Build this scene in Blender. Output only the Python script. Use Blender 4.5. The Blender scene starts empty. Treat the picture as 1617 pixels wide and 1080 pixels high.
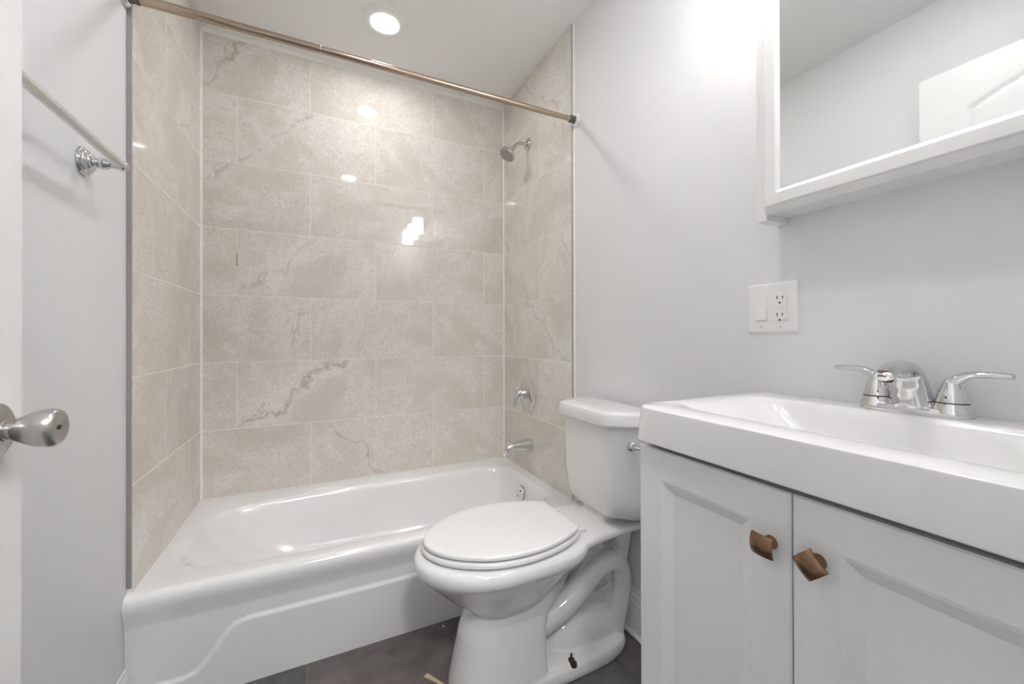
import bpy, bmesh, math, random
from mathutils import Vector, Matrix
from math import sin, cos, pi, radians

scene = bpy.context.scene
COL = scene.collection

# ------------------------------------------------------------------ camera
FPX, YAW, PITCH, ROLL, SHY = 635.55, 0.4460, 0.0035, -0.0027, -9.34
HC = 1.066
cam_d = bpy.data.cameras.new('camera')
cam = bpy.data.objects.new('camera', cam_d)
COL.objects.link(cam)
cam_d.sensor_width = 36.0
cam_d.sensor_fit = 'HORIZONTAL'
cam_d.lens = FPX * 36.0 / 1617.0
cam_d.shift_y = SHY / 1617.0
cam_d.clip_start = 0.01
fw = Vector((sin(YAW) * cos(PITCH), cos(YAW) * cos(PITCH), sin(PITCH)))
r0 = Vector((cos(YAW), -sin(YAW), 0))
u0 = r0.cross(fw)
rt = r0 * cos(ROLL) + u0 * sin(ROLL)
up = u0 * cos(ROLL) - r0 * sin(ROLL)
m = Matrix((rt, up, -fw)).transposed().to_4x4()
m.translation = Vector((0, 0, HC))
cam.matrix_world = m
scene.camera = cam

# ------------------------------------------------------------------ light and exposure
scene.view_settings.view_transform = 'Standard'
scene.view_settings.look = 'None'
scene.view_settings.gamma = 1.0
scene.view_settings.use_curve_mapping = False
scene.view_settings.exposure = 0.86
CAN_E, CAN2_E, VANITY_E, HALL_FILL_E = 80.0, 92.0, 8.0, 60.0      # emission strengths of the lamps; the hall one is added fill
scene.cycles.max_bounces = 16
scene.cycles.diffuse_bounces = 10
scene.cycles.glossy_bounces = 8
scene.cycles.sample_clamp_indirect = 6.0
world = bpy.data.worlds.new('world')
scene.world = world
world.use_nodes = True
world.node_tree.nodes['Background'].inputs[0].default_value = (0.9, 0.95, 1.0, 1)
world.node_tree.nodes['Background'].inputs[1].default_value = 0.3

# ------------------------------------------------------------------ room numbers
XL, XR = -0.492, 1.022            # painted walls
TL, TR, TB = -0.4801, 1.0112, 2.2251   # tile faces
TF = 1.4962                       # front edge of the tile
ZC = 2.460                        # ceiling
TH, TW = 0.307, 0.612             # tile pitch
ZD = 1.2626                       # a tile joint height
YF = -0.03                        # inside face of the front wall

# ------------------------------------------------------------------ materials
def new_mat(name):
    mt = bpy.data.materials.new(name)
    mt.use_nodes = True
    return mt, mt.node_tree.nodes, mt.node_tree.links, mt.node_tree.nodes['Principled BSDF']

def simple(name, col, rough=0.5, metal=0.0, coat=0.0, spec=0.5, bump=0.0, bscale=60.0, var=0.0):
    mt, N, L, b = new_mat(name)
    b.inputs['Roughness'].default_value = rough
    b.inputs['Metallic'].default_value = metal
    b.inputs['Coat Weight'].default_value = coat
    b.inputs['Coat Roughness'].default_value = 0.04
    b.inputs['Specular IOR Level'].default_value = spec
    tc = N.new('ShaderNodeTexCoord')
    no = N.new('ShaderNodeTexNoise')
    no.inputs['Scale'].default_value = bscale
    no.inputs['Detail'].default_value = 4
    L.new(tc.outputs['Object'], no.inputs['Vector'])
    mx = N.new('ShaderNodeMix'); mx.data_type = 'RGBA'
    mx.inputs['A'].default_value = tuple(c * (1 - var) for c in col) + (1,)
    mx.inputs['B'].default_value = tuple(min(1, c * (1 + var)) for c in col) + (1,)
    L.new(no.outputs['Fac'], mx.inputs['Factor'])
    L.new(mx.outputs['Result'], b.inputs['Base Color'])
    if bump:
        bp = N.new('ShaderNodeBump'); bp.inputs['Strength'].default_value = bump
        bp.inputs['Distance'].default_value = 0.002
        L.new(no.outputs['Fac'], bp.inputs['Height'])
        L.new(bp.outputs['Normal'], b.inputs['Normal'])
    return mt

def emit(name, col, s):
    mt, N, L, b = new_mat(name)
    b.inputs['Base Color'].default_value = (*col, 1)
    b.inputs['Emission Color'].default_value = (*col, 1)
    b.inputs['Emission Strength'].default_value = s
    return mt

M_WALL = simple('wall_paint', (0.725, 0.730, 0.735), 0.55, bump=0.05, bscale=180, var=0.01)
M_CEIL = simple('ceiling_paint', (0.84, 0.84, 0.84), 0.8, bump=0.05, bscale=150, var=0.01)
M_TRIM = simple('white_gloss_paint', (0.80, 0.80, 0.79), 0.35, var=0.01)
M_DOOR = simple('door_paint', (0.73, 0.73, 0.72), 0.38, var=0.01)
M_CAB = simple('vanity_paint', (0.79, 0.795, 0.80), 0.35, var=0.01)
M_MED = simple('mirror_frame_paint', (0.76, 0.76, 0.75), 0.35, var=0.01)
M_TOP = simple('cultured_marble', (0.76, 0.76, 0.755), 0.16, coat=0.5, var=0.01)
M_CER = simple('ceramic', (0.74, 0.74, 0.735), 0.08, coat=0.6, var=0.01)
M_TUB = simple('tub_enamel', (0.79, 0.79, 0.79), 0.12, coat=0.6, var=0.01)
M_SEAT = simple('seat_plastic', (0.75, 0.75, 0.745), 0.22, var=0.01)
M_CAULK = simple('caulk', (0.84, 0.82, 0.77), 0.5, bump=0.3, bscale=90, var=0.04)
M_CHROME = simple('chrome', (0.70, 0.70, 0.71), 0.06, metal=1.0, var=0.01)
M_NICKEL = simple('brushed_nickel', (0.50, 0.49, 0.48), 0.28, metal=1.0, var=0.04, bscale=250)
M_SATIN = simple('satin_chrome', (0.74, 0.74, 0.74), 0.24, metal=1.0, var=0.02)
M_POL_NICKEL = simple('polished_nickel', (0.62, 0.59, 0.55), 0.1, metal=1.0, var=0.02)
M_ROD = simple('champagne_metal', (0.50, 0.385, 0.295), 0.2, metal=1.0, var=0.03, bscale=250)
M_ROD_DK = simple('dark_rubber', (0.10, 0.09, 0.08), 0.4, var=0.05)
M_BLACK = simple('black_gap', (0.01, 0.01, 0.01), 0.6)
M_ALU = simple('tile_edge_metal', (0.42, 0.42, 0.41), 0.35, metal=0.8, var=0.08, bscale=30)
M_MIRROR = simple('mirror_glass', (0.93, 0.94, 0.935), 0.0, metal=1.0)
M_BRONZE = simple('antique_bronze', (0.27, 0.165, 0.10), 0.27, metal=1.0, var=0.3, bscale=70)
M_RUST = simple('rust', (0.05, 0.028, 0.015), 0.8, bump=0.6, bscale=300, var=0.5)
M_PLATE = simple('plate_plastic', (0.80, 0.80, 0.79), 0.3, var=0.01)
M_SLOT = simple('slot_dark', (0.02, 0.02, 0.02), 0.6)
M_SCRAP = simple('cardboard', (0.56, 0.46, 0.31), 0.8, var=0.08)
M_CRUMB = simple('plaster', (0.8, 0.8, 0.78), 0.8, var=0.1)
M_AERATOR = simple('aerator_brown', (0.10, 0.045, 0.02), 0.5)
M_CAN = emit('can_lens', (1.0, 0.995, 0.993), CAN_E)
M_CAN2 = emit('can_lens_near', (1.0, 0.995, 0.993), CAN2_E)
M_SHADE = emit('shade_glass', (1.0, 0.995, 0.993), VANITY_E)
M_HALL_FILL = emit('hall_fill_glass', (1.0, 0.995, 0.993), HALL_FILL_E)

def tile_material():
    mt, N, L, b = new_mat('stone_tile')
    b.inputs['Roughness'].default_value = 0.035
    b.inputs['Specular IOR Level'].default_value = 0.75
    uv = N.new('ShaderNodeUVMap'); uv.uv_map = 'UVMap'
    rnd = N.new('ShaderNodeAttribute'); rnd.attribute_name = 'tile_rand'
    def noise(scale, detail, rough=0.55, dist=0.0, vec=None):
        n = N.new('ShaderNodeTexNoise'); n.noise_dimensions = '2D'
        n.inputs['Scale'].default_value = scale; n.inputs['Detail'].default_value = detail
        n.inputs['Roughness'].default_value = rough; n.inputs['Distortion'].default_value = dist
        L.new(vec or uv.outputs['UV'], n.inputs['Vector'])
        return n.outputs['Fac']
    def math(op, a, c=None, clamp=False):
        n = N.new('ShaderNodeMath'); n.operation = op; n.use_clamp = clamp
        for i, v in enumerate((a, c)):
            if v is None: continue
            if isinstance(v, (int, float)): n.inputs[i].default_value = v
            else: L.new(v, n.inputs[i])
        return n.outputs[0]
    def ramp(v, lo, hi, a=0.0, c=1.0):
        n = N.new('ShaderNodeMapRange'); n.interpolation_type = 'SMOOTHSTEP'
        L.new(v, n.inputs['Value'])
        n.inputs['From Min'].default_value = lo; n.inputs['From Max'].default_value = hi
        n.inputs['To Min'].default_value = a; n.inputs['To Max'].default_value = c
        return n.outputs['Result']
    def mix(f, a, c):
        n = N.new('ShaderNodeMix'); n.data_type = 'RGBA'
        if isinstance(f, (int, float)): n.inputs['Factor'].default_value = f
        else: L.new(f, n.inputs['Factor'])
        for key, v in (('A', a), ('B', c)):
            if isinstance(v, tuple): n.inputs[key].default_value = (*v, 1)
            else: L.new(v, n.inputs[key])
        return n.outputs['Result']
    off = N.new('ShaderNodeAttribute'); off.attribute_name = 'tile_print'
    vn = N.new('ShaderNodeAttribute'); vn.attribute_name = 'tile_vein'      # (height at u = 0, slope, strength)
    add = N.new('ShaderNodeVectorMath'); add.operation = 'ADD'
    L.new(uv.outputs['UV'], add.inputs[0]); L.new(off.outputs['Vector'], add.inputs[1])
    pv = add.outputs['Vector']
    sep = N.new('ShaderNodeSeparateXYZ'); L.new(uv.outputs['UV'], sep.inputs[0])
    vs = N.new('ShaderNodeSeparateXYZ'); L.new(vn.outputs['Vector'], vs.inputs[0])
    lu, lv = sep.outputs['X'], sep.outputs['Y']
    cloud = noise(3.6, 5, 0.6, 0.5, pv)
    grain = noise(100, 5, 0.75, 0.8, pv)
    mid = noise(18, 6, 0.65, 0.8, pv)
    wob = math('ADD', math('MULTIPLY', math('SUBTRACT', noise(5.0, 3, 0.5, 0.2, pv), 0.5), 0.20), math('MULTIPLY', math('SUBTRACT', noise(22, 4, 0.55, 0.3, pv), 0.5), 0.026))
    f = math('SUBTRACT', lv, math('ADD', vs.outputs['X'], math('MULTIPLY', vs.outputs['Y'], lu)))
    f = math('DIVIDE', f, math('SQRT', math('ADD', 1.0, math('MULTIPLY', vs.outputs['Y'], vs.outputs['Y']))))
    f = math('ADD', f, wob)
    af = math('ABSOLUTE', f)
    halo = math('MULTIPLY', ramp(af, 0.0, 0.06, 1.0, 0.0), ramp(vs.outputs['Z'], 0.0, 0.5, 0.0, 1.0))
    st = math('ABSOLUTE', math('SUBTRACT', math('FRACT', math('ADD', math('MULTIPLY', f, 78.0), math('MULTIPLY', mid, 1.1))), 0.5))
    line = math('MULTIPLY', ramp(st, 0.0, 0.26, 1.0, 0.0), ramp(af, 0.010, 0.038, 1.0, 0.0))
    core = ramp(math('ABSOLUTE', math('ADD', f, 0.004)), 0.0006, 0.0058, 1.0, 0.0)
    line = math('MAXIMUM', math('MULTIPLY', line, 0.75), core)
    line = math('MULTIPLY', line, ramp(noise(9, 3, 0.5, 0.0, pv), 0.32, 0.54, 0.3, 1.0))
    line = math('MULTIPLY', line, vs.outputs['Z'])
    c = mix(ramp(cloud, 0.35, 0.64), (0.680, 0.637, 0.575), (0.785, 0.757, 0.708))
    c = mix(math('MULTIPLY', ramp(mid, 0.36, 0.62, 1, 0), 0.32), c, (0.60, 0.545, 0.485))
    c = mix(math('MULTIPLY', ramp(grain, 0.40, 0.54, 1, 0), 0.55), c, (0.545, 0.488, 0.425))
    c = mix(math('MULTIPLY', halo, 0.6), c, (0.80, 0.78, 0.745))
    smoke = math('MULTIPLY', math('MULTIPLY', ramp(af, 0.0, 0.028, 1.0, 0.0), ramp(mid, 0.38, 0.6, 1.0, 0.1)), vs.outputs['Z'])
    c = mix(math('MULTIPLY', smoke, 0.55), c, (0.50, 0.44, 0.365))
    c = mix(math('MULTIPLY', line, 0.70), c, (0.39, 0.32, 0.24))
    hs = N.new('ShaderNodeHueSaturation')
    L.new(c, hs.inputs['Color'])
    L.new(ramp(rnd.outputs['Fac'], 0, 1, 0.975, 1.03), hs.inputs['Value'])
    L.new(hs.outputs['Color'], b.inputs['Base Color'])
    return mt
M_TILE = tile_material()
M_GROUT = simple('grout', (0.85, 0.82, 0.76), 0.7, var=0.03)

def floor_material():
    mt, N, L, b = new_mat('slate_floor_tile')
    tc = N.new('ShaderNodeTexCoord')
    def noise(s, d, r):
        n = N.new('ShaderNodeTexNoise'); n.inputs['Scale'].default_value = s
        n.inputs['Detail'].default_value = d; n.inputs['Roughness'].default_value = r
        L.new(tc.outputs['Object'], n.inputs['Vector']); return n.outputs['Fac']
    a = noise(7, 8, 0.65); g = noise(120, 5, 0.7)
    cr = N.new('ShaderNodeValToRGB')
    cr.color_ramp.elements[0].position = 0.32; cr.color_ramp.elements[0].color = (0.075, 0.070, 0.068, 1)
    cr.color_ramp.elements[1].position = 0.72; cr.color_ramp.elements[1].color = (0.165, 0.152, 0.146, 1)
    L.new(a, cr.inputs['Fac'])
    mx = N.new('ShaderNodeMix'); mx.data_type = 'RGBA'; mx.blend_type = 'OVERLAY'
    mx.inputs['Factor'].default_value = 0.45
    at = N.new('ShaderNodeAttribute'); at.attribute_name = 'tile_rand'
    tn = N.new('ShaderNodeMix'); tn.data_type = 'RGBA'; tn.blend_type = 'MULTIPLY'; tn.inputs['Factor'].default_value = 1.0
    tc2 = N.new('ShaderNodeMix'); tc2.data_type = 'RGBA'
    tc2.inputs['A'].default_value = (0.86, 0.95, 1.02, 1); tc2.inputs['B'].default_value = (1.12, 1.02, 0.98, 1)
    L.new(at.outputs['Fac'], tc2.inputs['Factor']); L.new(cr.outputs['Color'], tn.inputs['A']); L.new(tc2.outputs['Result'], tn.inputs['B'])
    L.new(tn.outputs['Result'], mx.inputs['A']); L.new(g, mx.inputs['B'])
    L.new(mx.outputs['Result'], b.inputs['Base Color'])
    b.inputs['Roughness'].default_value = 0.55
    bp = N.new('ShaderNodeBump'); bp.inputs['Strength'].default_value = 0.15; bp.inputs['Distance'].default_value = 0.002
    L.new(g, bp.inputs['Height']); L.new(bp.outputs['Normal'], b.inputs['Normal'])
    return mt
M_FLOOR = floor_material()
M_FLOOR_GROUT = simple('floor_grout', (0.21, 0.205, 0.195), 0.8, var=0.1)

# ------------------------------------------------------------------ mesh helpers
ORIG = {}
def obj(name, bm, mats, parent=None, origin=None, smooth=False, angle=35):
    """link a bmesh given in world coordinates as ONE mesh object; origin defaults to the parent's"""
    if not isinstance(mats, (list, tuple)): mats = [mats]
    if origin is None:
        origin = ORIG[parent] if parent is not None else Vector((0, 0, 0))
    origin = Vector(origin)
    bmesh.ops.recalc_face_normals(bm, faces=bm.faces)
    bmesh.ops.translate(bm, verts=bm.verts, vec=-origin)
    me = bpy.data.meshes.new(name)
    bm.to_mesh(me); bm.free()
    for mt in mats: me.materials.append(mt)
    o = bpy.data.objects.new(name, me)
    COL.objects.link(o)
    ORIG[o] = origin
    if parent is not None:
        o.parent = parent
        o.location = origin - ORIG[parent]
    else:
        o.location = origin
    if smooth:
        me.polygons.foreach_set('use_smooth', [True] * len(me.polygons))
        try: me.set_sharp_from_angle(angle=radians(angle))
        except Exception: pass
    return o

def thing(name, label, cat, loc, group=None):
    o = bpy.data.objects.new(name, None)
    o.empty_display_size = 0.05
    COL.objects.link(o)
    o.location = loc
    ORIG[o] = Vector(loc)
    o['label'] = label; o['category'] = cat
    if group: o['group'] = group
    return o

def tag(o, label, cat, group=None):
    o['label'] = label; o['category'] = cat
    if group: o['group'] = group
    return o

def structure(o, label=None, cat=None):
    o['kind'] = 'structure'
    if label: o['label'] = label
    if cat: o['category'] = cat
    return o

def box(bm, x0, x1, y0, y1, z0, z1, bevel=0.0, seg=2, mat=0):
    vs = [bm.verts.new((x, y, z)) for x in (x0, x1) for y in (y0, y1) for z in (z0, z1)]
    fs = [bm.faces.new([vs[i] for i in q]) for q in ((0, 1, 3, 2), (4, 6, 7, 5), (0, 4, 5, 1), (2, 3, 7, 6), (0, 2, 6, 4), (1, 5, 7, 3))]
    for f in fs: f.material_index = mat
    if bevel:
        es = list({e for f in fs for e in f.edges})
        r = bmesh.ops.bevel(bm, geom=es, offset=bevel, segments=seg, affect='EDGES', profile=0.5)
        for f in r['faces']: f.material_index = mat
    return vs

def loft(bm, rings, cap0=True, cap1=True, closed=True, mat=0):
    R = [[bm.verts.new(p) for p in r] for r in rings]
    n = len(R[0])
    for a, b in zip(R, R[1:]):
        for i in range(n if closed else n - 1):
            j = (i + 1) % n
            f = bm.faces.new((a[i], a[j], b[j], b[i])); f.material_index = mat
    if cap0: bm.faces.new(R[0]).material_index = mat
    if cap1: bm.faces.new(list(reversed(R[-1]))).material_index = mat
    return R

def frame_of(t, ref=Vector((0, 0, 1))):
    t = t.normalized()
    if abs(t.dot(ref)) > 0.97: ref = Vector((1, 0, 0))
    a = t.cross(ref).normalized(); b = a.cross(t).normalized()
    return a, b

def lathe(bm, base, axis, prof, n=40, mat=0, cap0=True, cap1=True):
    """prof: (distance along axis, radius)"""
    base = Vector(base); axis = Vector(axis).normalized()
    a, b = frame_of(axis)
    rings = [[base + axis * d + (a * cos(2 * pi * i / n) + b * sin(2 * pi * i / n)) * max(r, 1e-5) for i in range(n)] for d, r in prof]
    return loft(bm, rings, cap0, cap1, mat=mat)

def smooth_path(pts, k=6):
    """Catmull-Rom through the points (each a tuple of any length)"""
    out = []
    P = [pts[0]] + list(pts) + [pts[-1]]
    for i in range(1, len(P) - 2):
        p0, p1, p2, p3 = P[i - 1], P[i], P[i + 1], P[i + 2]
        for s in range(k):
            t = s / k
            out.append(tuple(0.5 * ((2 * b) + (-a + c) * t + (2 * a - 5 * b + 4 * c - d) * t * t + (-a + 3 * b - 3 * c + d) * t ** 3)
                             for a, b, c, d in zip(p0, p1, p2, p3)))
    out.append(tuple(pts[-1]))
    return out

def tube(bm, path, n=16, k=6, mat=0, ref=Vector((0, 0, 1)), flat=1.0):
    """path of (x, y, z, r) or (x, y, z, ra, rb), smoothed; ra lies sideways, rb along ref"""
    P = smooth_path(path, k) if k else [tuple(p) for p in path]
    rings = []
    for i, p in enumerate(P):
        q0 = Vector(P[max(i - 1, 0)][:3]); q1 = Vector(P[min(i + 1, len(P) - 1)][:3])
        a, b = frame_of(q1 - q0, ref)
        ra = p[3]; rb = p[4] if len(p) > 4 else p[3] * flat
        c = Vector(p[:3])
        rings.append([c + a * ra * cos(2 * pi * j / n) + b * rb * sin(2 * pi * j / n) for j in range(n)])
    return loft(bm, rings, mat=mat)

def sup(c, e):
    return math.copysign(abs(c) ** (2.0 / e), c)

# ------------------------------------------------------------------ setting: floor, ceiling, painted walls
def plain(name, *boxes, mat=M_WALL):
    bm = bmesh.new()
    for q in boxes: box(bm, *q)
    return structure(obj(name, bm, mat))

# floor of 18 inch slate tiles with thin joints
bm = bmesh.new()
box(bm, XL - 0.6, XR + 0.3, -3.1, TB + 0.1, -0.06, -0.0015, mat=1)
T = 0.465
frl = bm.faces.layers.float.new('tile_rand')
for i in range(-2, 4):
    for j in range(-9, 4):
        x0 = -0.0365 + i * T; y0 = 1.15 + j * T
        a, b_, c, d = max(x0 + 0.0012, XL - 0.59), min(x0 + T - 0.0012, XR + 0.29), max(y0 + 0.0012, -3.09), min(y0 + T - 0.0012, TB + 0.05)
        if b_ > a and d > c:
            k0 = len(bm.faces)
            box(bm, a, b_, c, d, -0.01, 0.0)
            for f in list(bm.faces)[k0:]: f[frl] = (i * 0.53 + j * 0.31 + 0.9) % 1.0 if i != -1 else 0.0
structure(obj('floor', bm, [M_FLOOR, M_FLOOR_GROUT]), 'dark brown-grey slate look floor tiles')

plain('ceiling', (XL - 0.6, XR + 0.3, -3.1, TB + 0.15, ZC, ZC + 0.08), mat=M_CEIL)
plain('wall_left', (XL - 0.1, XL, YF - 0.12, TB + 0.1, 0, ZC))
plain('wall_right', (XR, XR + 0.1, YF - 0.12, TB + 0.1, 0, ZC))
plain('wall_front', (XL - 0.6, -0.372, YF - 0.12, YF, 0, ZC), (0.372, XR + 0.3, YF - 0.12, YF, 0, ZC), (-0.372, 0.372, YF - 0.12, YF, 2.10, ZC))
plain('wall_hall_back', (XL - 0.6, XR + 0.3, -3.1, -3.0, 0, ZC))
plain('wall_hall_left', (XL - 0.65, XL - 0.55, -3.1, YF, 0, ZC))
plain('wall_hall_right', (XR + 0.25, XR + 0.35, -3.1, YF, 0, ZC))

# tiled walls of the tub alcove
def tile_wall(name, u0, u1, zt, place, joints_even, joints_odd, seed, label, veins=None):
    """place(u, v, d) -> world point, d = depth outward; joints_* = one joint position per row parity"""
    rng = random.Random(seed)
    bm = bmesh.new()
    uvl = bm.loops.layers.uv.new('UVMap')
    rl = bm.faces.layers.float.new('tile_rand')
    pl = bm.faces.layers.float_vector.new('tile_print')
    vl = bm.faces.layers.float_vector.new('tile_vein')
    g = 0.0012
    # grout bed
    vs = [bm.verts.new(place(u, v, -0.0008)) for u, v in ((u0, 0.30), (u1, 0.30), (u1, zt), (u0, zt))]
    f = bm.faces.new(vs); f.material_index = 1
    vs2 = [bm.verts.new(place(u, v, -0.0115)) for u, v in ((u0, 0.30), (u1, 0.30), (u1, zt), (u0, zt))]
    bm.faces.new(list(reversed(vs2))).material_index = 1
    for i in range(4):
        bm.faces.new((vs[i], vs2[i], vs2[(i + 1) % 4], vs[(i + 1) % 4])).material_index = 1
    for r in range(-3, 5):
        z0, z1 = ZD + r * TH, ZD + (r + 1) * TH
        z0, z1 = max(z0, 0.31), min(z1, zt)
        if z1 - z0 < 0.01: continue
        base = joints_even if r % 2 == 0 else joints_odd
        k = math.floor((u0 - base) / TW)
        while base + k * TW < u1:
            a = max(base + k * TW, u0); b_ = min(base + (k + 1) * TW, u1)
            k += 1
            if b_ - a < 0.004: continue
            # each print is one of a handful, sometimes turned end for end
            pr = rng.randrange(7); turn = rng.random() < 0.5; rv = rng.random()
            full_a = base + (k - 1) * TW; full_z = ZD + r * TH
            if veins is not None:
                turn = False
                vein = veins.get((r, round(k - 1)), (0.1, 0.8, 0.0))
            else:
                vein = rng.choice(((-0.05, 0.8, 0.7), (0.0, 0.9, 0.5), (-1.2, 2.4, 0.5), (0.1, 0.5, 0.25), (0.1, 0.8, 0.0), (0.1, 0.8, 0.0)))
            e = 0.0011
            corners = [(a + g, z0 + g), (b_ - g, z0 + g), (b_ - g, z1 - g), (a + g, z1 - g)]
            inner = [(a + g + e, z0 + g + e), (b_ - g - e, z0 + g + e), (b_ - g - e, z1 - g - e), (a + g + e, z1 - g - e)]
            vo = [bm.verts.new(place(u, v, -0.0010)) for u, v in corners]
            vi = [bm.verts.new(place(u, v, 0.0)) for u, v in inner]
            faces = [bm.faces.new(vi)] + [bm.faces.new((vo[i], vo[(i + 1) % 4], vi[(i + 1) % 4], vi[i])) for i in range(4)]
            co = {v: c for v, c in zip(vo + vi, corners + inner)}
            for f in faces:
                f[rl] = rv
                f[pl] = Vector((pr * 5.3 + seed, pr * 3.1 + seed * 0.37, 0))
                f[vl] = Vector(vein)
                for lp in f.loops:
                    u, v = co[lp.vert]
                    lu, lv = u - full_a, v - full_z
                    if turn: lu, lv = TW - lu, TH - lv
                    lp[uvl].uv = (lu, lv)
    if veins is not None:                   # a dark slit where grout is missing
        box(bm, UE - 0.0010, UE + 0.0010, TB - 0.0003, TB + 0.002, 1.3997, 1.4583, mat=2)
    o = obj(name, bm, [M_TILE, M_GROUT, M_SLOT])
    return structure(o, label)

UE, UO = -0.3444, -0.0404
# rows: r = 0 is the row above the joint ZD
VEINS = {(2, 0): (0.0, 0.92, 0.6), (0, 0): (0.0, 0.9, 0.55), (3, -1): (-0.12, 1.12, 0.9), (1, -1): (0.066, 0.72, 0.8), (2, -1): (-0.06, 0.56, 0.4), (-1, -1): (-1.19, 2.4, 0.6),
         (-1, 0): (-1.36, 8.0, 0.4), (-2, 0): (-0.01, 0.77, 1.0), (-3, 0): (0.38, -0.95, 0.85), (-3, 1): (0.20, 0.4, 0.3), (3, 0): (-0.35, 1.2, 0.25), (1, 1): (-0.1, 1.0, 0.25), (0, 1): (-0.2, 0.6, 0.12)}
tile_wall('wall_back', TL, TR, 2.447, lambda u, v, d: (u, TB - d, v), UE, UO, 3, 'glossy beige stone tile wall along the tub', VEINS)
tile_wall('wall_alcove_left', TF, TB, 2.452, lambda u, v, d: (TL + d, u, v), 1.7803, 2.0656, 11, 'glossy beige stone tile wall at the tub head')
tile_wall('wall_alcove_right', TF, TB, 2.452, lambda u, v, d: (TR - d, u, v), 1.7939, 2.0960, 27, 'glossy beige stone tile wall behind the shower fittings')
plain('wall_back_base', (XL, XR, TB + 0.0118, TB + 0.1, 0, ZC))

# caulk beads and tile edge trims
def trim(name, mat, *boxes, bevel=0.0):
    bm = bmesh.new()
    for q in boxes: box(bm, *q, bevel=bevel, seg=1)
    return structure(obj(name, bm, mat))
def bead(bm, p0, p1, a, b_, r):
    """concave-flat corner bead: triangle section along p0 -> p1 with legs along a and b_"""
    p0, p1, a, b_ = map(Vector, (p0, p1, a, b_))
    rings = [[p, p + a * r, p + a * r * 0.42 + b_ * r * 0.42, p + b_ * r] for p in (p0, p1)]
    loft(bm, rings)
bm = bmesh.new()
bead(bm, (TL, TB, 0.335), (TL, TB, 2.447), (1, 0, 0), (0, -1, 0), 0.0075)
structure(obj('trim_1', bm, M_CAULK), 'white caulk line in the left tile corner')
bm = bmesh.new()
bead(bm, (TR, TB, 0.335), (TR, TB, 2.452), (-1, 0, 0), (0, -1, 0), 0.006)
structure(obj('trim_2', bm, M_CAULK), 'white caulk line in the right tile corner')
bm = bmesh.new()
bead(bm, (TL, TB, ZC), (TR, TB, ZC), (0, 0, -1), (0, -1, 0), 0.014)
structure(obj('trim_3', bm, M_CAULK), 'white caulk line under the ceiling')
trim('trim_4', M_ALU, (XL, TL - 0.0002, TF - 0.004, TF + 0.001, 0.36, ZC))
trim('trim_5', M_ALU, (TR + 0.0002, XR, TF - 0.004, TF + 0.001, 0.36, ZC))
bm = bmesh.new()
bead(bm, (XR, TF - 0.004, 0.345), (XR, TF - 0.004, ZC), (-1, 0, 0), (0, -1, 0), 0.006)
structure(obj('trim_6', bm, M_CAULK), 'white caulk line beside the right tile edge')

# baseboards
def baseboard(name, x, sx, y0, y1, h):
    prof = [(0, 0), (0.014, 0), (0.014, h - 0.045), (0.011, h - 0.035), (0.0105, h - 0.022), (0.006, h - 0.010), (0.005, h), (0, h)]
    bm = bmesh.new()
    loft(bm, [[(x + sx * d, y, z) for d, z in prof] for y in (y0, y1)])
    box(bm, *sorted((x, x + sx * 0.022)), y0, y1, 0, 0.018, bevel=0.006)
    return structure(obj(name, bm, M_TRIM))
baseboard('baseboard_left', XL, 1, 0.76, 1.482, 0.142)
baseboard('baseboard_right', XR, -1, 0.64, 1.482, 0.163)

# doorway casing
trim('trim_7', M_TRIM, (-0.372, -0.357, YF - 0.13, YF + 0.001, 0, 2.10), (0.357, 0.372, YF - 0.13, YF + 0.001, 0, 2.10), (-0.372, 0.372, YF - 0.13, YF + 0.001, 2.085, 2.10),
     (0.36, 0.425, YF, YF + 0.012, 0, 2.09), (-0.425, -0.36, YF, YF + 0.012, 0, 2.09), (-0.425, 0.425, YF, YF + 0.012, 2.09, 2.155))

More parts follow.
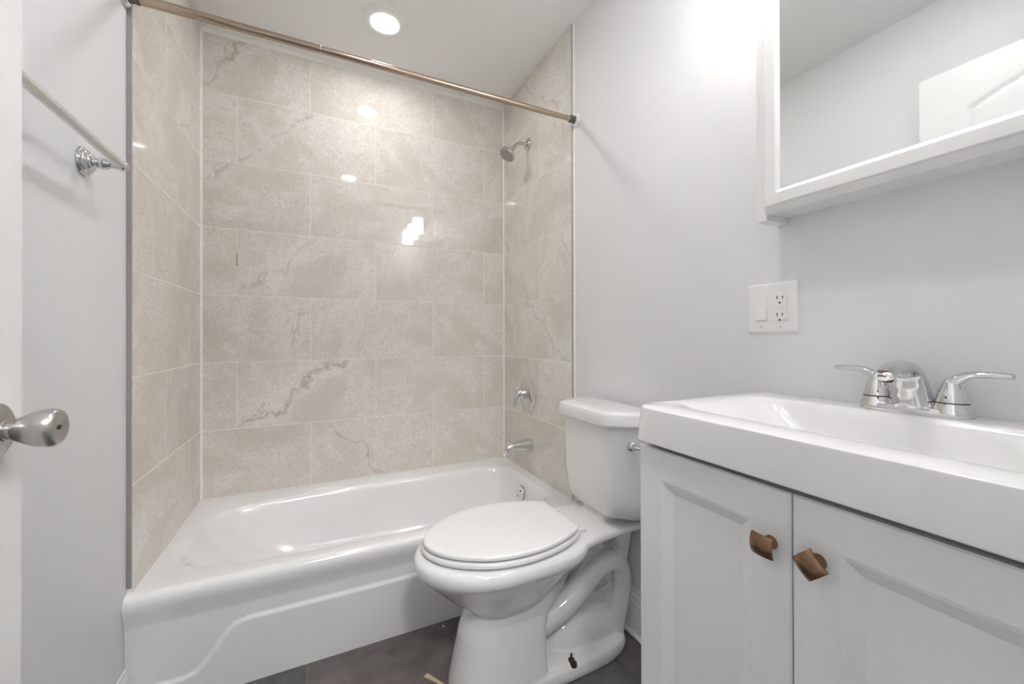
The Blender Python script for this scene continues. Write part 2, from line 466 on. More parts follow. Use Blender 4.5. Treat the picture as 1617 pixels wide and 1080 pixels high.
# ------------------------------------------------------------------ door, open against the left wall
DX0, DX1, DY0, DY1, DZ0, DZ1 = -0.385, -0.350, 0.036, 0.748, 0.012, 2.083
def door():
    bm = bmesh.new()
    ny, nz = 100, 270
    yc = (DY0 + DY1) / 2
    def sdf(y, z):
        best = 1e9
        for (a, b_, c, d, arch) in ((DY0 + 0.127, DY1 - 0.127, 1.10, 1.915, 0.075), (DY0 + 0.127, DY1 - 0.127, 0.20, 0.96, 0.0)):
            top = d + arch * max(0.0, cos((y - yc) / (b_ - a) * pi)) if arch else d
            s = max(a - y, y - b_, c - z, z - top)
            if abs(s) < abs(best): best = s
        return best
    g = []
    for i in range(ny + 1):
        row = []
        for j in range(nz + 1):
            y = DY0 + (DY1 - DY0) * i / ny; z = DZ0 + (DZ1 - DZ0) * j / nz
            s = sdf(y, z)
            h = 0.0
            if -0.034 < s <= 0: h = -0.007 * (0.5 - 0.5 * cos(2 * pi * (s / 0.034)))
            row.append(bm.verts.new((DX1 + h, y, z)))
        g.append(row)
    for i in range(ny):
        for j in range(nz):
            bm.faces.new((g[i][j], g[i + 1][j], g[i + 1][j + 1], g[i][j + 1]))
    border = [g[i][0] for i in range(ny + 1)] + [g[ny][j] for j in range(1, nz + 1)] + [g[i][nz] for i in range(ny - 1, -1, -1)] + [g[0][j] for j in range(nz - 1, 0, -1)]
    back = [bm.verts.new((DX0, v.co.y, v.co.z)) for v in border]
    n = len(border)
    for i in range(n):
        bm.faces.new((border[i], back[i], back[(i + 1) % n], border[(i + 1) % n]))
    bm.faces.new(back)
    o = obj('door_1', bm, M_DOOR, origin=(DX1, DY0, 0), smooth=True, angle=30)
    structure(o, 'white moulded panel door standing open at the left edge', 'door')
    ky, kz = 0.690, 0.957
    b = bmesh.new()
    lathe(b, (DX1, ky, kz), (1, 0, 0), [(0, 0.030), (0.003, 0.033), (0.007, 0.0325), (0.011, 0.026), (0.013, 0.016), (0.014, 0.012)])
    rose = obj('knob_rose', b, M_NICKEL, o, smooth=True)
    b = bmesh.new()
    lathe(b, (DX1, ky, kz), (1, 0, 0), [(0.010, 0.0125), (0.016, 0.0125), (0.017, 0.0105), (0.021, 0.0105), (0.0225, 0.0125), (0.028, 0.0155), (0.036, 0.0195), (0.045, 0.0222),
          (0.052, 0.0232), (0.057, 0.0228), (0.0605, 0.0205), (0.0625, 0.016), (0.062, 0.012), (0.0605, 0.008), (0.060, 0.0)])
    knob = obj('door_knob', b, M_NICKEL, o, smooth=True, angle=50)
    b = bmesh.new()
    lathe(b, (DX1 + 0.0598, ky, kz), (1, 0, 0), [(0, 0.0028), (0.0012, 0.0026), (0.0014, 0.0)], n=16)
    obj('lock_hole', b, M_SLOT, knob)
    b = bmesh.new()
    box(b, DX0 + 0.004, DX1 - 0.004, DY1 - 0.001, DY1 + 0.0015, kz - 0.03, kz + 0.03, bevel=0.001)
    obj('latch_plate', b, M_NICKEL, o)
door()

# ------------------------------------------------------------------ bathtub
def bathtub():
    bm = bmesh.new()
    n = 160
    ZR = 0.345
    xa, xb, ya, yb = XL + 0.0006, XR - 0.0006, 1.490, TB + 0.0105
    cx, cy = 0.26, 1.80
    def ring(l, r, f, b_, z, nl, nr, warp=0.0):
        pts = []
        for i in range(n):
            t = 2 * pi * i / n
            c, s = cos(t), sin(t)
            e = nr if c >= 0 else nl
            x = cx + sup(c, e) * ((r - cx) if c >= 0 else (cx - l))
            y = cy + sup(s, e) * ((b_ - cy) if s >= 0 else (cy - f))
            pts.append((x, y, z))
        return pts
    def rect(x0, x1, y0, y1, z):
        pts = []
        for i in range(n):
            t = 2 * pi * i / n
            c, s = cos(t), sin(t)
            k = 1.0 / max(abs(c), abs(s))
            c, s = c * k, s * k
            pts.append((cx + c * ((x1 - cx) if c >= 0 else (cx - x0)), cy + s * ((y1 - cy) if s >= 0 else (cy - y0)), z))
        return pts
    rings = [rect(xa, xb, ya, yb, ZR)]
    spec = [(-0.432, 0.962, 1.528, 2.112, ZR - 0.001, 4.2, 8), (-0.424, 0.955, 1.535, 2.106, ZR - 0.003, 4.2, 8), (-0.416, 0.949, 1.541, 2.100, ZR - 0.008, 4.2, 8),
            (-0.409, 0.944, 1.547, 2.094, ZR - 0.017, 4.2, 8), (-0.395, 0.938, 1.554, 2.087, ZR - 0.04, 4.2, 8), (-0.36, 0.928, 1.566, 2.076, ZR - 0.09, 4.2, 7),
            (-0.31, 0.915, 1.580, 2.062, ZR - 0.15, 4.2, 6), (-0.25, 0.900, 1.598, 2.045, ZR - 0.205, 4.2, 6), (-0.20, 0.885, 1.618, 2.025, ZR - 0.24, 3.6, 5),
            (-0.14, 0.86, 1.645, 2.00, ZR - 0.26, 3.4, 5), (-0.05, 0.80, 1.69, 1.96, ZR - 0.268, 3.2, 4), (0.05, 0.6, 1.75, 1.88, ZR - 0.27, 3, 3)]
    rings += [ring(*s) for s in spec]
    loft(bm, rings, cap0=False)
    # rolled front lip and apron with its raised panel, as one sheet
    prof = [(1.490, 0.345), (1.481, 0.3440), (1.474, 0.3410), (1.469, 0.3355), (1.4655, 0.328), (1.464, 0.318), (1.4645, 0.307), (1.467, 0.295), (1.4705, 0.283), (1.474, 0.271), (1.4765, 0.260), (1.478, 0.253)]
    zs = [0.252 - 0.252 * k / 84 for k in range(1, 85)]
    nx = 220
    def inset(x, z):
        # signed distance (positive inside the raised panel), rounded trapezoid
        def thr(x):
            if x < 0.265: d = x
            else: d = 0.53 - x
            pts = [(-0.60, 0.078), (-0.36, 0.078), (-0.335, 0.086), (-0.315, 0.106), (-0.25, 0.190), (-0.232, 0.204), (-0.20, 0.211), (0.30, 0.211)]
            for (a, za), (b_, zb) in zip(pts, pts[1:]):
                if d <= b_: return za + (zb - za) * max(0, (d - a)) / (b_ - a), (zb - za) / (b_ - a)
            return 0.211, 0
        t, sl = thr(x)
        return (t - z) / math.sqrt(1 + sl * sl)
    cols = []
    for i in range(nx + 1):
        x = xa + (xb - xa) * i / nx
        col = [bm.verts.new((x, y, z)) for y, z in prof]
        for z in zs:
            s = min(1, max(0, (inset(x, z) + 0.001) / 0.016))
            s = s * s * (3 - 2 * s)
            col.append(bm.verts.new((x, 1.4785 - 0.0070 * s + 0.0105 * (1 - z / 0.252), z)))
        cols.append(col)
    for a, b_ in zip(cols, cols[1:]):
        for k in range(len(a) - 1):
            bm.faces.new((a[k], b_[k], b_[k + 1], a[k + 1]))
    bmesh.ops.remove_doubles(bm, verts=bm.verts, dist=0.0001)
    o = obj('bathtub', bm, M_TUB, origin=(0.265, 1.85, 0), smooth=True, angle=60)
    tag(o, 'white alcove bathtub with rolled rim and embossed front apron', 'bathtub')
    b = bmesh.new()
    lathe(b, (0.924, 1.836, 0.272), Vector((-1, 0, 0.10)), [(-0.004, 0.038), (0.002, 0.038), (0.005, 0.0365), (0.007, 0.032), (0.0078, 0.0)])
    ov = obj('overflow_plate', b, M_CHROME, o, smooth=True); ov['label'] = 'round chrome overflow plate'
    for dy, dz in ((-0.012, 0.016), (0.012, -0.016)):
        b = bmesh.new()
        lathe(b, (0.9165, 1.836 + dy, 0.272 + dz), Vector((-1, 0, 0.1)), [(-0.002, 0.0035), (0.0025, 0.0035), (0.003, 0.0)], n=12)
        obj('screw', b, M_SLOT, ov)
    b = bmesh.new()
    lathe(b, (0.70, 1.815, 0.0765), (0, 0, 1), [(-0.002, 0.036), (0.002, 0.036), (0.004, 0.032), (0.004, 0.0)])
    obj('drain', b, M_CHROME, o, smooth=True)
bathtub()

# ------------------------------------------------------------------ shower fittings
def shower():
    t = thing('wall_shower', 'polished nickel shower head on a bent arm high on the right tile wall', 'shower head', (TR, 1.908, 2.100))
    b = bmesh.new()
    lathe(b, (TR, 1.908, 2.100), (-1, 0, 0), [(0, 0.032), (0.003, 0.032), (0.007, 0.029), (0.010, 0.020), (0.011, 0.010)])
    obj('escutcheon', b, M_POL_NICKEL, t, smooth=True)
    b = bmesh.new()
    tube(b, [(TR, 1.908, 2.100, 0.0095), (0.985, 1.908, 2.101, 0.0095), (0.955, 1.906, 2.094, 0.0095), (0.932, 1.904, 2.077, 0.0095), (0.918, 1.903, 2.063, 0.0095)], n=16)
    obj('shower_arm', b, M_POL_NICKEL, t, smooth=True)
    ax = Vector((-0.62, -0.10, -0.78)).normalized()
    base = Vector((0.921, 1.903, 2.066))
    b = bmesh.new()
    lathe(b, base, ax, [(0.0, 0.012), (0.004, 0.0145), (0.010, 0.0145), (0.014, 0.011), (0.018, 0.013), (0.024, 0.015), (0.028, 0.020), (0.036, 0.026), (0.044, 0.033), (0.052, 0.039),
                      (0.055, 0.0415), (0.060, 0.0425), (0.065, 0.0425), (0.069, 0.0405), (0.070, 0.037), (0.068, 0.035)], cap1=True)
    hd = obj('spray_head', b, M_POL_NICKEL, t, smooth=True, angle=40)
    b = bmesh.new()
    a1, a2 = frame_of(ax)
    lathe(b, base, ax, [(0.0675, 0.0345), (0.0705, 0.033), (0.071, 0.0)], n=32)
    for rr, k in ((0.028, 18), (0.020, 12), (0.012, 7)):
        for i in range(k):
            p = base + ax * 0.0705 + (a1 * cos(2 * pi * i / k) + a2 * sin(2 * pi * i / k)) * rr
            lathe(b, p, ax, [(0, 0.0021), (0.003, 0.0016)], n=8)
    obj('nozzle_face', b, simple('nozzle_grey', (0.42, 0.40, 0.37), 0.35, metal=0.6), hd, smooth=True)

    t = thing('shower_valve', 'round chrome shower valve plate with curved lever handle on right tile wall', 'shower valve', (TR, 1.915, 0.766))
    b = bmesh.new()
    lathe(b, (TR, 1.915, 0.766), (-1, 0, 0), [(0, 0.092), (0.004, 0.092), (0.009, 0.088), (0.012, 0.080), (0.0125, 0.074), (0.0105, 0.070), (0.013, 0.062), (0.018, 0.040), (0.020, 0.030)], n=56)
    obj('escutcheon', b, M_CHROME, t, smooth=True)
    b = bmesh.new()
    lathe(b, (TR - 0.018, 1.915, 0.766), (-1, 0, 0), [(0, 0.029), (0.004, 0.029), (0.030, 0.024), (0.036, 0.020), (0.038, 0.0)])
    hub = obj('valve_hub', b, M_CHROME, t, smooth=True)
    b = bmesh.new()
    tube(b, [(TR - 0.030, 1.915, 0.776, 0.016, 0.014), (TR - 0.052, 1.915, 0.775, 0.016, 0.012), (TR - 0.070, 1.915, 0.758, 0.0135, 0.010), (TR - 0.079, 1.915, 0.728, 0.011, 0.008), (TR - 0.083, 1.915, 0.702, 0.010, 0.007), (TR - 0.084, 1.915, 0.696, 0.006, 0.004)], n=18, ref=Vector((1, 0, 0.2)))
    obj('lever_handle', b, M_CHROME, t, smooth=True)

    t = thing('tub_spout', 'brushed chrome tub spout with diverter knob below the shower valve', 'tub spout', (TR, 1.888, 0.495))
    b = bmesh.new()
    rings = []
    for x, zt, zb, w in ((TR, 0.528, 0.462, 0.032), (TR - 0.004, 0.530, 0.461, 0.033), (TR - 0.02, 0.529, 0.463, 0.032), (TR - 0.06, 0.524, 0.474, 0.028), (TR - 0.10, 0.519, 0.481, 0.0245), (TR - 0.125, 0.516, 0.476, 0.023), (TR - 0.140, 0.510, 0.466, 0.022), (TR - 0.147, 0.502, 0.460, 0.020), (TR - 0.149, 0.492, 0.462, 0.016)):
        zc, h = (zt + zb) / 2, (zt - zb) / 2
        rings.append([(x, 1.888 + w * sup(cos(2 * pi * i / 28), 2.6), zc + h * sup(sin(2 * pi * i / 28), 2.6)) for i in range(28)])
    loft(b, rings)
    obj('spout_body', b, M_SATIN, t, smooth=True, angle=50)
    b = bmesh.new()
    lathe(b, (TR - 0.131, 1.888, 0.510), (0, 0, 1), [(0, 0.0035), (0.012, 0.0035), (0.013, 0.007), (0.019, 0.0065), (0.020, 0.0)], n=20)
    obj('diverter_knob', b, M_CHROME, t, smooth=True)
shower()

# shower curtain rod
def rod():
    y, zl, zr = 1.470, 2.0195, 2.0195
    t = thing('shower_rod', 'champagne metal tension rod spanning the top of the tub alcove', 'curtain rod', (0.265, y, 2.0195))
    b = bmesh.new()
    lathe(b, (XL + 0.030, y, zl), (1, 0, 0), [(0, 0.0136), (0.0055 - XL - 0.031, 0.0125)], n=32)
    obj('rod_tube', b, M_ROD, t, smooth=True, angle=60)
    b = bmesh.new()
    lathe(b, (0.0055, y, zr), (1, 0, 0), [(0, 0.0120), (XR - 0.0055 - 0.030, 0.0108)], n=32)
    obj('rod_inner_tube', b, M_ROD, t, smooth=True, angle=60)
    b = bmesh.new()
    lathe(b, (0.002, y, zr), (1, 0, 0), [(0, 0.0138), (0.004, 0.0138), (0.005, 0.0122)], n=32)
    obj('joint_ring', b, M_CHROME, t, smooth=True)
    for nm, x, s in (('left', XL, 1), ('right', XR, -1)):
        b = bmesh.new()
        lathe(b, (x, y, zl), (s, 0, 0), [(0, 0.027), (0.005, 0.0285), (0.010, 0.026), (0.014, 0.019)], n=32)
        f = obj('end_flange', b, M_CHROME if s > 0 else M_TRIM, t, smooth=True)
        b = bmesh.new()
        lathe(b, (x + s * 0.013, y, zl), (s, 0, 0), [(0, 0.016), (0.006, 0.016), (0.008, 0.0145), (0.016, 0.0145), (0.018, 0.0155), (0.024, 0.0155), (0.025, 0.012)], n=32)
        obj('rubber_collar', b, M_ROD_DK, f, smooth=True)
rod()

# towel bar on the left wall
def towel_bar():
    yz = 1.474
    t = thing('towel_bar', 'chrome towel bar with ornate round posts on the left wall', 'towel bar', (XL, 1.256, yz))
    b = bmesh.new()
    lathe(b, (XL + 0.070, 0.66, yz + 0.002), (0, 1, 0), [(0, 0.0095), (1.262 - 0.66, 0.0095)], n=28)
    obj('bar', b, M_SATIN, t, smooth=True, angle=60)
    for y in (1.258, 0.664):
        b = bmesh.new()
        lathe(b, (XL, y, yz), (1, 0, 0), [(0, 0.031), (0.003, 0.0325), (0.006, 0.031), (0.007, 0.027), (0.010, 0.0275), (0.013, 0.0255), (0.014, 0.021), (0.017, 0.021), (0.020, 0.018), (0.022, 0.012)])
        post = obj('post', b, M_CHROME, t, smooth=True, angle=45)
        b = bmesh.new()
        lathe(b, (XL + 0.020, y, yz), (1, 0, 0), [(0, 0.012), (0.003, 0.0085), (0.007, 0.009), (0.010, 0.0125), (0.016, 0.0135), (0.023, 0.0115), (0.030, 0.0075), (0.040, 0.0085), (0.050, 0.011)], n=28)
        bmesh.ops.create_uvsphere(b, u_segments=24, v_segments=14, radius=0.0125, matrix=Matrix.Translation((XL + 0.070, y, yz + 0.001)))
        obj('bar_holder', b, M_CHROME, post, smooth=True, angle=60)
towel_bar()

# ------------------------------------------------------------------ ceiling lights
def can(x, y, lens, label):
    t = thing('recessed_ceiling_light', label, 'ceiling light', (x, y, ZC), 'recessed ceiling lights')
    b = bmesh.new()
    lathe(b, (x, y, ZC), (0, 0, -1), [(0, 0.096), (0.002, 0.096), (0.005, 0.090), (0.0065, 0.070), (0.006, 0.060), (0.003, 0.0515)], n=64)
    obj('trim_ring', b, M_TRIM, t, smooth=True, angle=60)
    b = bmesh.new()
    lathe(b, (x, y, ZC - 0.002), (0, 0, -1), [(0, 0.052), (0.002, 0.052), (0.0035, 0.046), (0.004, 0.0)], n=48)
    obj('lens', b, lens, t, smooth=True)
can(0.262, 1.842, M_CAN, 'lit round recessed light in the ceiling above the tub')
can(0.23, 0.68, M_CAN2, 'lit round recessed light in the ceiling in front of the vanity')

# vanity light above the mirror (seen as a reflection in the tiles)
def vanity_light():
    t = thing('vanity_light', 'wall light with three frosted glass shades above the mirror cabinet', 'wall light', (XR, 0.34, 2.24))
    b = bmesh.new()
    box(b, XR - 0.028, XR, 0.02, 0.66, 2.215, 2.285, bevel=0.008)
    obj('back_plate', b, M_NICKEL, t, smooth=True)
    for y in (0.59, 0.34, 0.09):
        b = bmesh.new()
        tube(b, [(XR - 0.02, y, 2.25, 0.008), (XR - 0.09, y, 2.262, 0.008), (XR - 0.155, y, 2.258, 0.008), (XR - 0.172, y, 2.235, 0.008), (XR - 0.172, y, 2.21, 0.008)], n=12)
        lathe(b, (XR - 0.172, y, 2.228), (0, 0, -1), [(0, 0.012), (0.004, 0.03), (0.018, 0.032)], n=24)
        arm = obj('arm', b, M_NICKEL, t, smooth=True)
        b = bmesh.new()
        lathe(b, (XR - 0.172, y, 2.214), (0, 0, -1), [(0, 0.030), (0.006, 0.046), (0.03, 0.050), (0.14, 0.054), (0.141, 0.052), (0.05, 0.047), (0.01, 0.044)], n=36)
        obj('lamp_shade', b, M_SHADE, arm, smooth=True)
vanity_light()

t = thing('added_hall_fill_light', 'unseen round fill light added in the hallway behind the camera', 'ceiling light', (0.1, -0.8, ZC))  # added lamp, out of view: front fill for the bathroom through the doorway
b = bmesh.new()
lathe(b, (0.1, -0.8, ZC), (0, 0, -1), [(0, 0.20), (0.02, 0.20), (0.022, 0.185)], n=48)
obj('rim', b, M_NICKEL, t, smooth=True)
b = bmesh.new()
lathe(b, (0.1, -0.8, ZC - 0.018), (0, 0, -1), [(0, 0.185), (0.03, 0.17), (0.055, 0.11), (0.065, 0.0)], n=48)
obj('fill_lamp_glass', b, M_HALL_FILL, t, smooth=True)

# ------------------------------------------------------------------ toilet
def toilet():
    YC = 1.168
    t = thing('toilet', 'white two-piece toilet with closed lid between the tub and the vanity', 'toilet', (0.66, YC, 0))
    n = 72
    def egg(xf, xr, w, z, xm=None, nf=2.0, nr=4.0):
        xm = xm if xm is not None else xf + (xr - xf) * 0.5
        pts = []
        for i in range(n):
            a = 2 * pi * i / n
            c, s = cos(a), sin(a)          # c > 0 towards the wall
            e = nr if c >= 0 else nf
            pts.append((xm + sup(c, e) * ((xr - xm) if c >= 0 else (xm - xf)), YC + sup(s, e) * w, z))
        return pts
    # --- bowl, pedestal, trapway and foot fused into one glazed body
    bm = bmesh.new()
    loft(bm, [egg(0.430, 0.600, 0.066, 0.232, 0.50, 2, 3), egg(0.402, 0.640, 0.094, 0.246, 0.50, 2, 3), egg(0.378, 0.665, 0.108, 0.268, 0.50, 2, 3), egg(0.338, 0.69, 0.124, 0.300, 0.49, 2, 3.4), egg(0.298, 0.71, 0.144, 0.337, 0.49),
              egg(0.272, 0.735, 0.162, 0.362, 0.49), egg(0.257, 0.755, 0.176, 0.378, 0.49), egg(0.248, 0.77, 0.185, 0.392, 0.49), egg(0.2455, 0.78, 0.187, 0.405, 0.49), egg(0.247, 0.785, 0.184, 0.418, 0.49), egg(0.253, 0.785, 0.176, 0.428, 0.49), egg(0.268, 0.775, 0.164, 0.431, 0.49)])
    # deck carrying the tank, narrowing smoothly out of the bowl rim
    rings = []
    for x, w, zb_, zt_ in ((0.50, 0.170, 0.370, 0.426), (0.56, 0.176, 0.378, 0.429), (0.62, 0.170, 0.385, 0.431), (0.68, 0.158, 0.391, 0.433), (0.74, 0.146, 0.396, 0.436), (0.80, 0.136, 0.400, 0.439), (0.86, 0.130, 0.403, 0.441), (0.93, 0.127, 0.405, 0.442), (0.985, 0.126, 0.406, 0.442), (0.994, 0.120, 0.411, 0.437)):
        zc_, h_ = (zb_ + zt_) / 2, (zt_ - zb_) / 2
        rings.append([(x, YC + w * sup(cos(2 * pi * a / 48), 5), zc_ + h_ * sup(sin(2 * pi * a / 48), 3)) for a in range(48)])
    loft(bm, rings)
    loft(bm, [egg(0.87, 0.97, 0.07, 0.43, 0.92, 6, 8), egg(0.87, 0.97, 0.07, 0.463, 0.92, 6, 8)])
    # front column, flaring back under the bowl
    loft(bm, [egg(0.350, 0.630, 0.118, 0.0, 0.50, 2.4, 14), egg(0.353, 0.630, 0.116, 0.03, 0.50, 2.4, 14), egg(0.366, 0.630, 0.106, 0.10, 0.50, 2.3, 14), egg(0.380, 0.632, 0.097, 0.17, 0.50, 2.2, 14),
              egg(0.394, 0.650, 0.090, 0.215, 0.51, 2.1, 12), egg(0.404, 0.688, 0.090, 0.258, 0.52, 2.1, 12), egg(0.43, 0.710, 0.100, 0.31, 0.54, 2.1, 12), egg(0.46, 0.730, 0.116, 0.37, 0.55, 2.1, 10)])
    # foot plate
    loft(bm, [egg(0.40, 0.972, 0.122, 0.0, 0.66, 3, 3.4), egg(0.40, 0.975, 0.124, 0.018, 0.66, 3, 3.4), egg(0.40, 0.970, 0.119, 0.036, 0.66, 3, 3.4), egg(0.42, 0.955, 0.104, 0.050, 0.66, 3, 3.2), egg(0.45, 0.92, 0.07, 0.056, 0.66, 3, 3)])
    # lower hump of the trap
    rings = []
    for k in range(0, 12):
        a = pi * k / 24
        rr = cos(a * 0.98)
        rings.append(egg(0.805 - 0.150 * rr ** 0.7, 0.805 + 0.155 * rr ** 0.7, 0.078 * rr ** 0.7, 0.03 + 0.108 * sin(a), 0.805, 2.6, 2.6))
    loft(bm, rings)
    # the trapway pipe, rising from the column, over the weir and down to the foot
    q = 0.040
    tube(bm, [(0.57, YC - 0.03, 0.118, 0.040), (0.640, YC - 0.036, 0.150, 0.041), (0.722, YC - q, 0.183, 0.041), (0.792, YC - q, 0.228, 0.040), (0.852, YC - q, 0.272, 0.039), (0.908, YC - q, 0.288, 0.038),
              (0.954, YC - q, 0.262, 0.036), (0.969, YC - q, 0.208, 0.034), (0.962, YC - q, 0.150, 0.033), (0.946, YC - q, 0.095, 0.034), (0.935, YC - 0.036, 0.04, 0.037)], n=24, ref=Vector((0, 1, 0)))
    # thin web closing the loop of the pipe, open only at its top
    pts = [(0.60, 0.03), (0.95, 0.03), (0.955, 0.16), (0.945, 0.185), (0.925, 0.172), (0.900, 0.168), (0.878, 0.174), (0.858, 0.192), (0.835, 0.222), (0.80, 0.24), (0.72, 0.20), (0.60, 0.15)]
    loft(bm, [[(x, YC - 0.008 + d, z) for x, z in pts] for d in (-0.010, 0.010)])
    # wall of the tank foot behind the pipe
    loft(bm, [egg(0.965, 0.992, 0.040, 0.20, 0.98, 6, 6), egg(0.955, 0.992, 0.055, 0.30, 0.975, 6, 6), egg(0.90, 0.992, 0.085, 0.408, 0.95, 6, 6)])
    # spine joining pipe, bowl and column
    loft(bm, [egg(0.56, 0.66, 0.030, 0.03, 0.60, 4, 4), egg(0.56, 0.72, 0.030, 0.20, 0.62, 4, 4), egg(0.56, 0.78, 0.030, 0.30, 0.66, 4, 4), egg(0.56, 0.80, 0.034, 0.41, 0.66, 4, 4)])
    bowl = obj('bowl', bm, M_CER, t)
    rm = bowl.modifiers.new('fuse', 'REMESH'); rm.mode = 'VOXEL'; rm.voxel_size = 0.0036; rm.use_smooth_shade = True
    sm = bowl.modifiers.new('soften', 'SMOOTH'); sm.factor = 0.5; sm.iterations = 7
    # --- seat and lid
    half = [(0.275, 0.0), (0.279, 0.026), (0.292, 0.056), (0.315, 0.088), (0.355, 0.122), (0.41, 0.153), (0.47, 0.170), (0.53, 0.175), (0.59, 0.170), (0.65, 0.155), (0.70, 0.134), (0.733, 0.113), (0.742, 0.104)]
    half = smooth_path(half, 5)
    def outline(z, grow=0.0):
        up_, dn = [], []
        k = 1 + grow / 0.175; kx = 1 + grow / 0.235
        for x, h in half:
            xx = 0.51 + (x - 0.51) * kx
            up_.append((xx, YC + 0.004 + h * k, z)); dn.append((xx, YC + 0.004 - h * k, z))
        return dn + list(reversed(up_))[:-1]
    bm = bmesh.new()
    loft(bm, [outline(0.4335, -0.030), outline(0.4335, -0.004), outline(0.4350, 0.002), outline(0.4390, 0.0055), outline(0.4455, 0.0055), outline(0.4500, 0.002), outline(0.4515, -0.004), outline(0.4515, -0.03)])
    obj('seat', bm, M_SEAT, t, smooth=True, angle=40)
    bm = bmesh.new()
    loft(bm, [outline(0.4565, -0.040), outline(0.4560, -0.005), outline(0.4563, -0.001), outline(0.4575, 0.001), outline(0.4635, 0.001), outline(0.4660, 0.0), outline(0.4675, -0.0025), outline(0.4683, -0.007), outline(0.4685, -0.03)])
    lid = obj('lid', bm, M_SEAT, t, smooth=True, angle=40)
    for x, y in ((0.37, -0.105), (0.37, 0.105)):
        bm = bmesh.new()
        box(bm, x - 0.012, x + 0.012, YC + y - 0.006, YC + y + 0.006, 0.4510, 0.4565, bevel=0.001)
        obj('bumper', bm, M_SEAT, lid)
    for s in (-1, 1):
        bm = bmesh.new()
        box(bm, 0.725, 0.780, YC + s * 0.080 - 0.013, YC + s * 0.080 + 0.013, 0.434, 0.4475, bevel=0.003)
        obj('hinge', bm, M_SEAT, t, smooth=True)
    # --- tank
    def octo(xf, xb_, hw, hf, cxd, z, r=0.018, bw=0.0):
        """chamfered-front plan: front width hf, full width hw; corners eased"""
        raw = [(xf, -hf), (xf, hf), (xf + cxd, hw - 0.01), (xf + cxd * 1.9, hw), (xb_, hw), (xb_, -hw), (xf + cxd * 1.9, -hw), (xf + cxd, -hw + 0.01)]
        out = []
        N_ = len(raw)
        for i in range(N_):
            p0, p1, p2 = Vector(raw[i - 1]), Vector(raw[i]), Vector(raw[(i + 1) % N_])
            d0 = (p0 - p1); d2 = (p2 - p1)
            k = min(r, d0.length * 0.45, d2.length * 0.45)
            a, b_ = p1 + d0.normalized() * k, p1 + d2.normalized() * k
            for q in range(5):
                u = q / 4
                v = a * (1 - u) ** 2 + p1 * 2 * u * (1 - u) + b_ * u * u
                out.append((v.x, YC + v.y, z))
        return out
    bm = bmesh.new()
    TK = [(0.880, 0.97, 0.120, 0.060, 0.040, 0.4600), (0.868, 0.985, 0.150, 0.085, 0.055, 0.463), (0.860, 0.995, 0.172, 0.104, 0.060, 0.472), (0.855, 1.003, 0.186, 0.115, 0.066, 0.490), (0.850, 1.004, 0.193, 0.121, 0.070, 0.52), (0.844, 1.004, 0.196, 0.123, 0.070, 0.57),
          (0.838, 1.004, 0.198, 0.124, 0.070, 0.66), (0.834, 1.004, 0.200, 0.125, 0.070, 0.778)]
    loft(bm, [octo(*q, r=0.012) for q in TK])
    tank = obj('tank', bm, M_CER, t, smooth=True, angle=30)
    bm = bmesh.new()
    LD = [(0.826, 1.006, 0.206, 0.138, 0.075, 0.7790), (0.817, 1.010, 0.214, 0.142, 0.078, 0.7800), (0.815, 1.010, 0.216, 0.143, 0.078, 0.7850), (0.818, 1.010, 0.214, 0.142, 0.078, 0.8120), (0.821, 1.008, 0.212, 0.141, 0.078, 0.8190), (0.829, 1.004, 0.206, 0.138, 0.076, 0.8240), (0.845, 0.99, 0.192, 0.130, 0.072, 0.8268), (0.868, 0.972, 0.16, 0.112, 0.045, 0.8283)]
    loft(bm, [octo(*q, r=0.022) for q in LD])
    obj('tank_lid', bm, M_CER, t, smooth=True, angle=30)
    bm = bmesh.new()
    nrm = Vector((-0.72, -0.69, 0)).normalized()
    p = Vector((0.889, YC - 0.1835, 0.722))
    lathe(bm, p, nrm, [(-0.012, 0.014), (0.002, 0.014), (0.005, 0.012), (0.007, 0.0085), (0.009, 0.009), (0.012, 0.0125), (0.016, 0.0135), (0.020, 0.0115), (0.022, 0.006), (0.0222, 0.0)], n=28)
    tube(bm, [(*(p + nrm * 0.014), 0.007, 0.006), (*(p + nrm * 0.014 + Vector((0.025, -0.028, -0.004))), 0.007, 0.005), (*(p + nrm * 0.012 + Vector((0.045, -0.045, -0.010))), 0.009, 0.005)], n=14)
    fl = obj('flush_lever', bm, M_CHROME, t, smooth=True); fl['label'] = 'chrome flush lever'
    # rusty floor bolt on the foot
    bm = bmesh.new()
    lathe(bm, (0.714, 1.066, 0.041), (0, 0, 1), [(0, 0.010), (0.012, 0.0105), (0.0135, 0.008), (0.014, 0.0035), (0.030, 0.0035), (0.031, 0.0)], n=10)
    lathe(bm, (0.716, 1.059, 0.038), (0, 0, 1), [(0, 0.012), (0.010, 0.011), (0.011, 0.0)], n=12)
    bo = obj('floor_bolt', bm, M_RUST, t); bo['label'] = 'rusty floor bolt'
toilet()

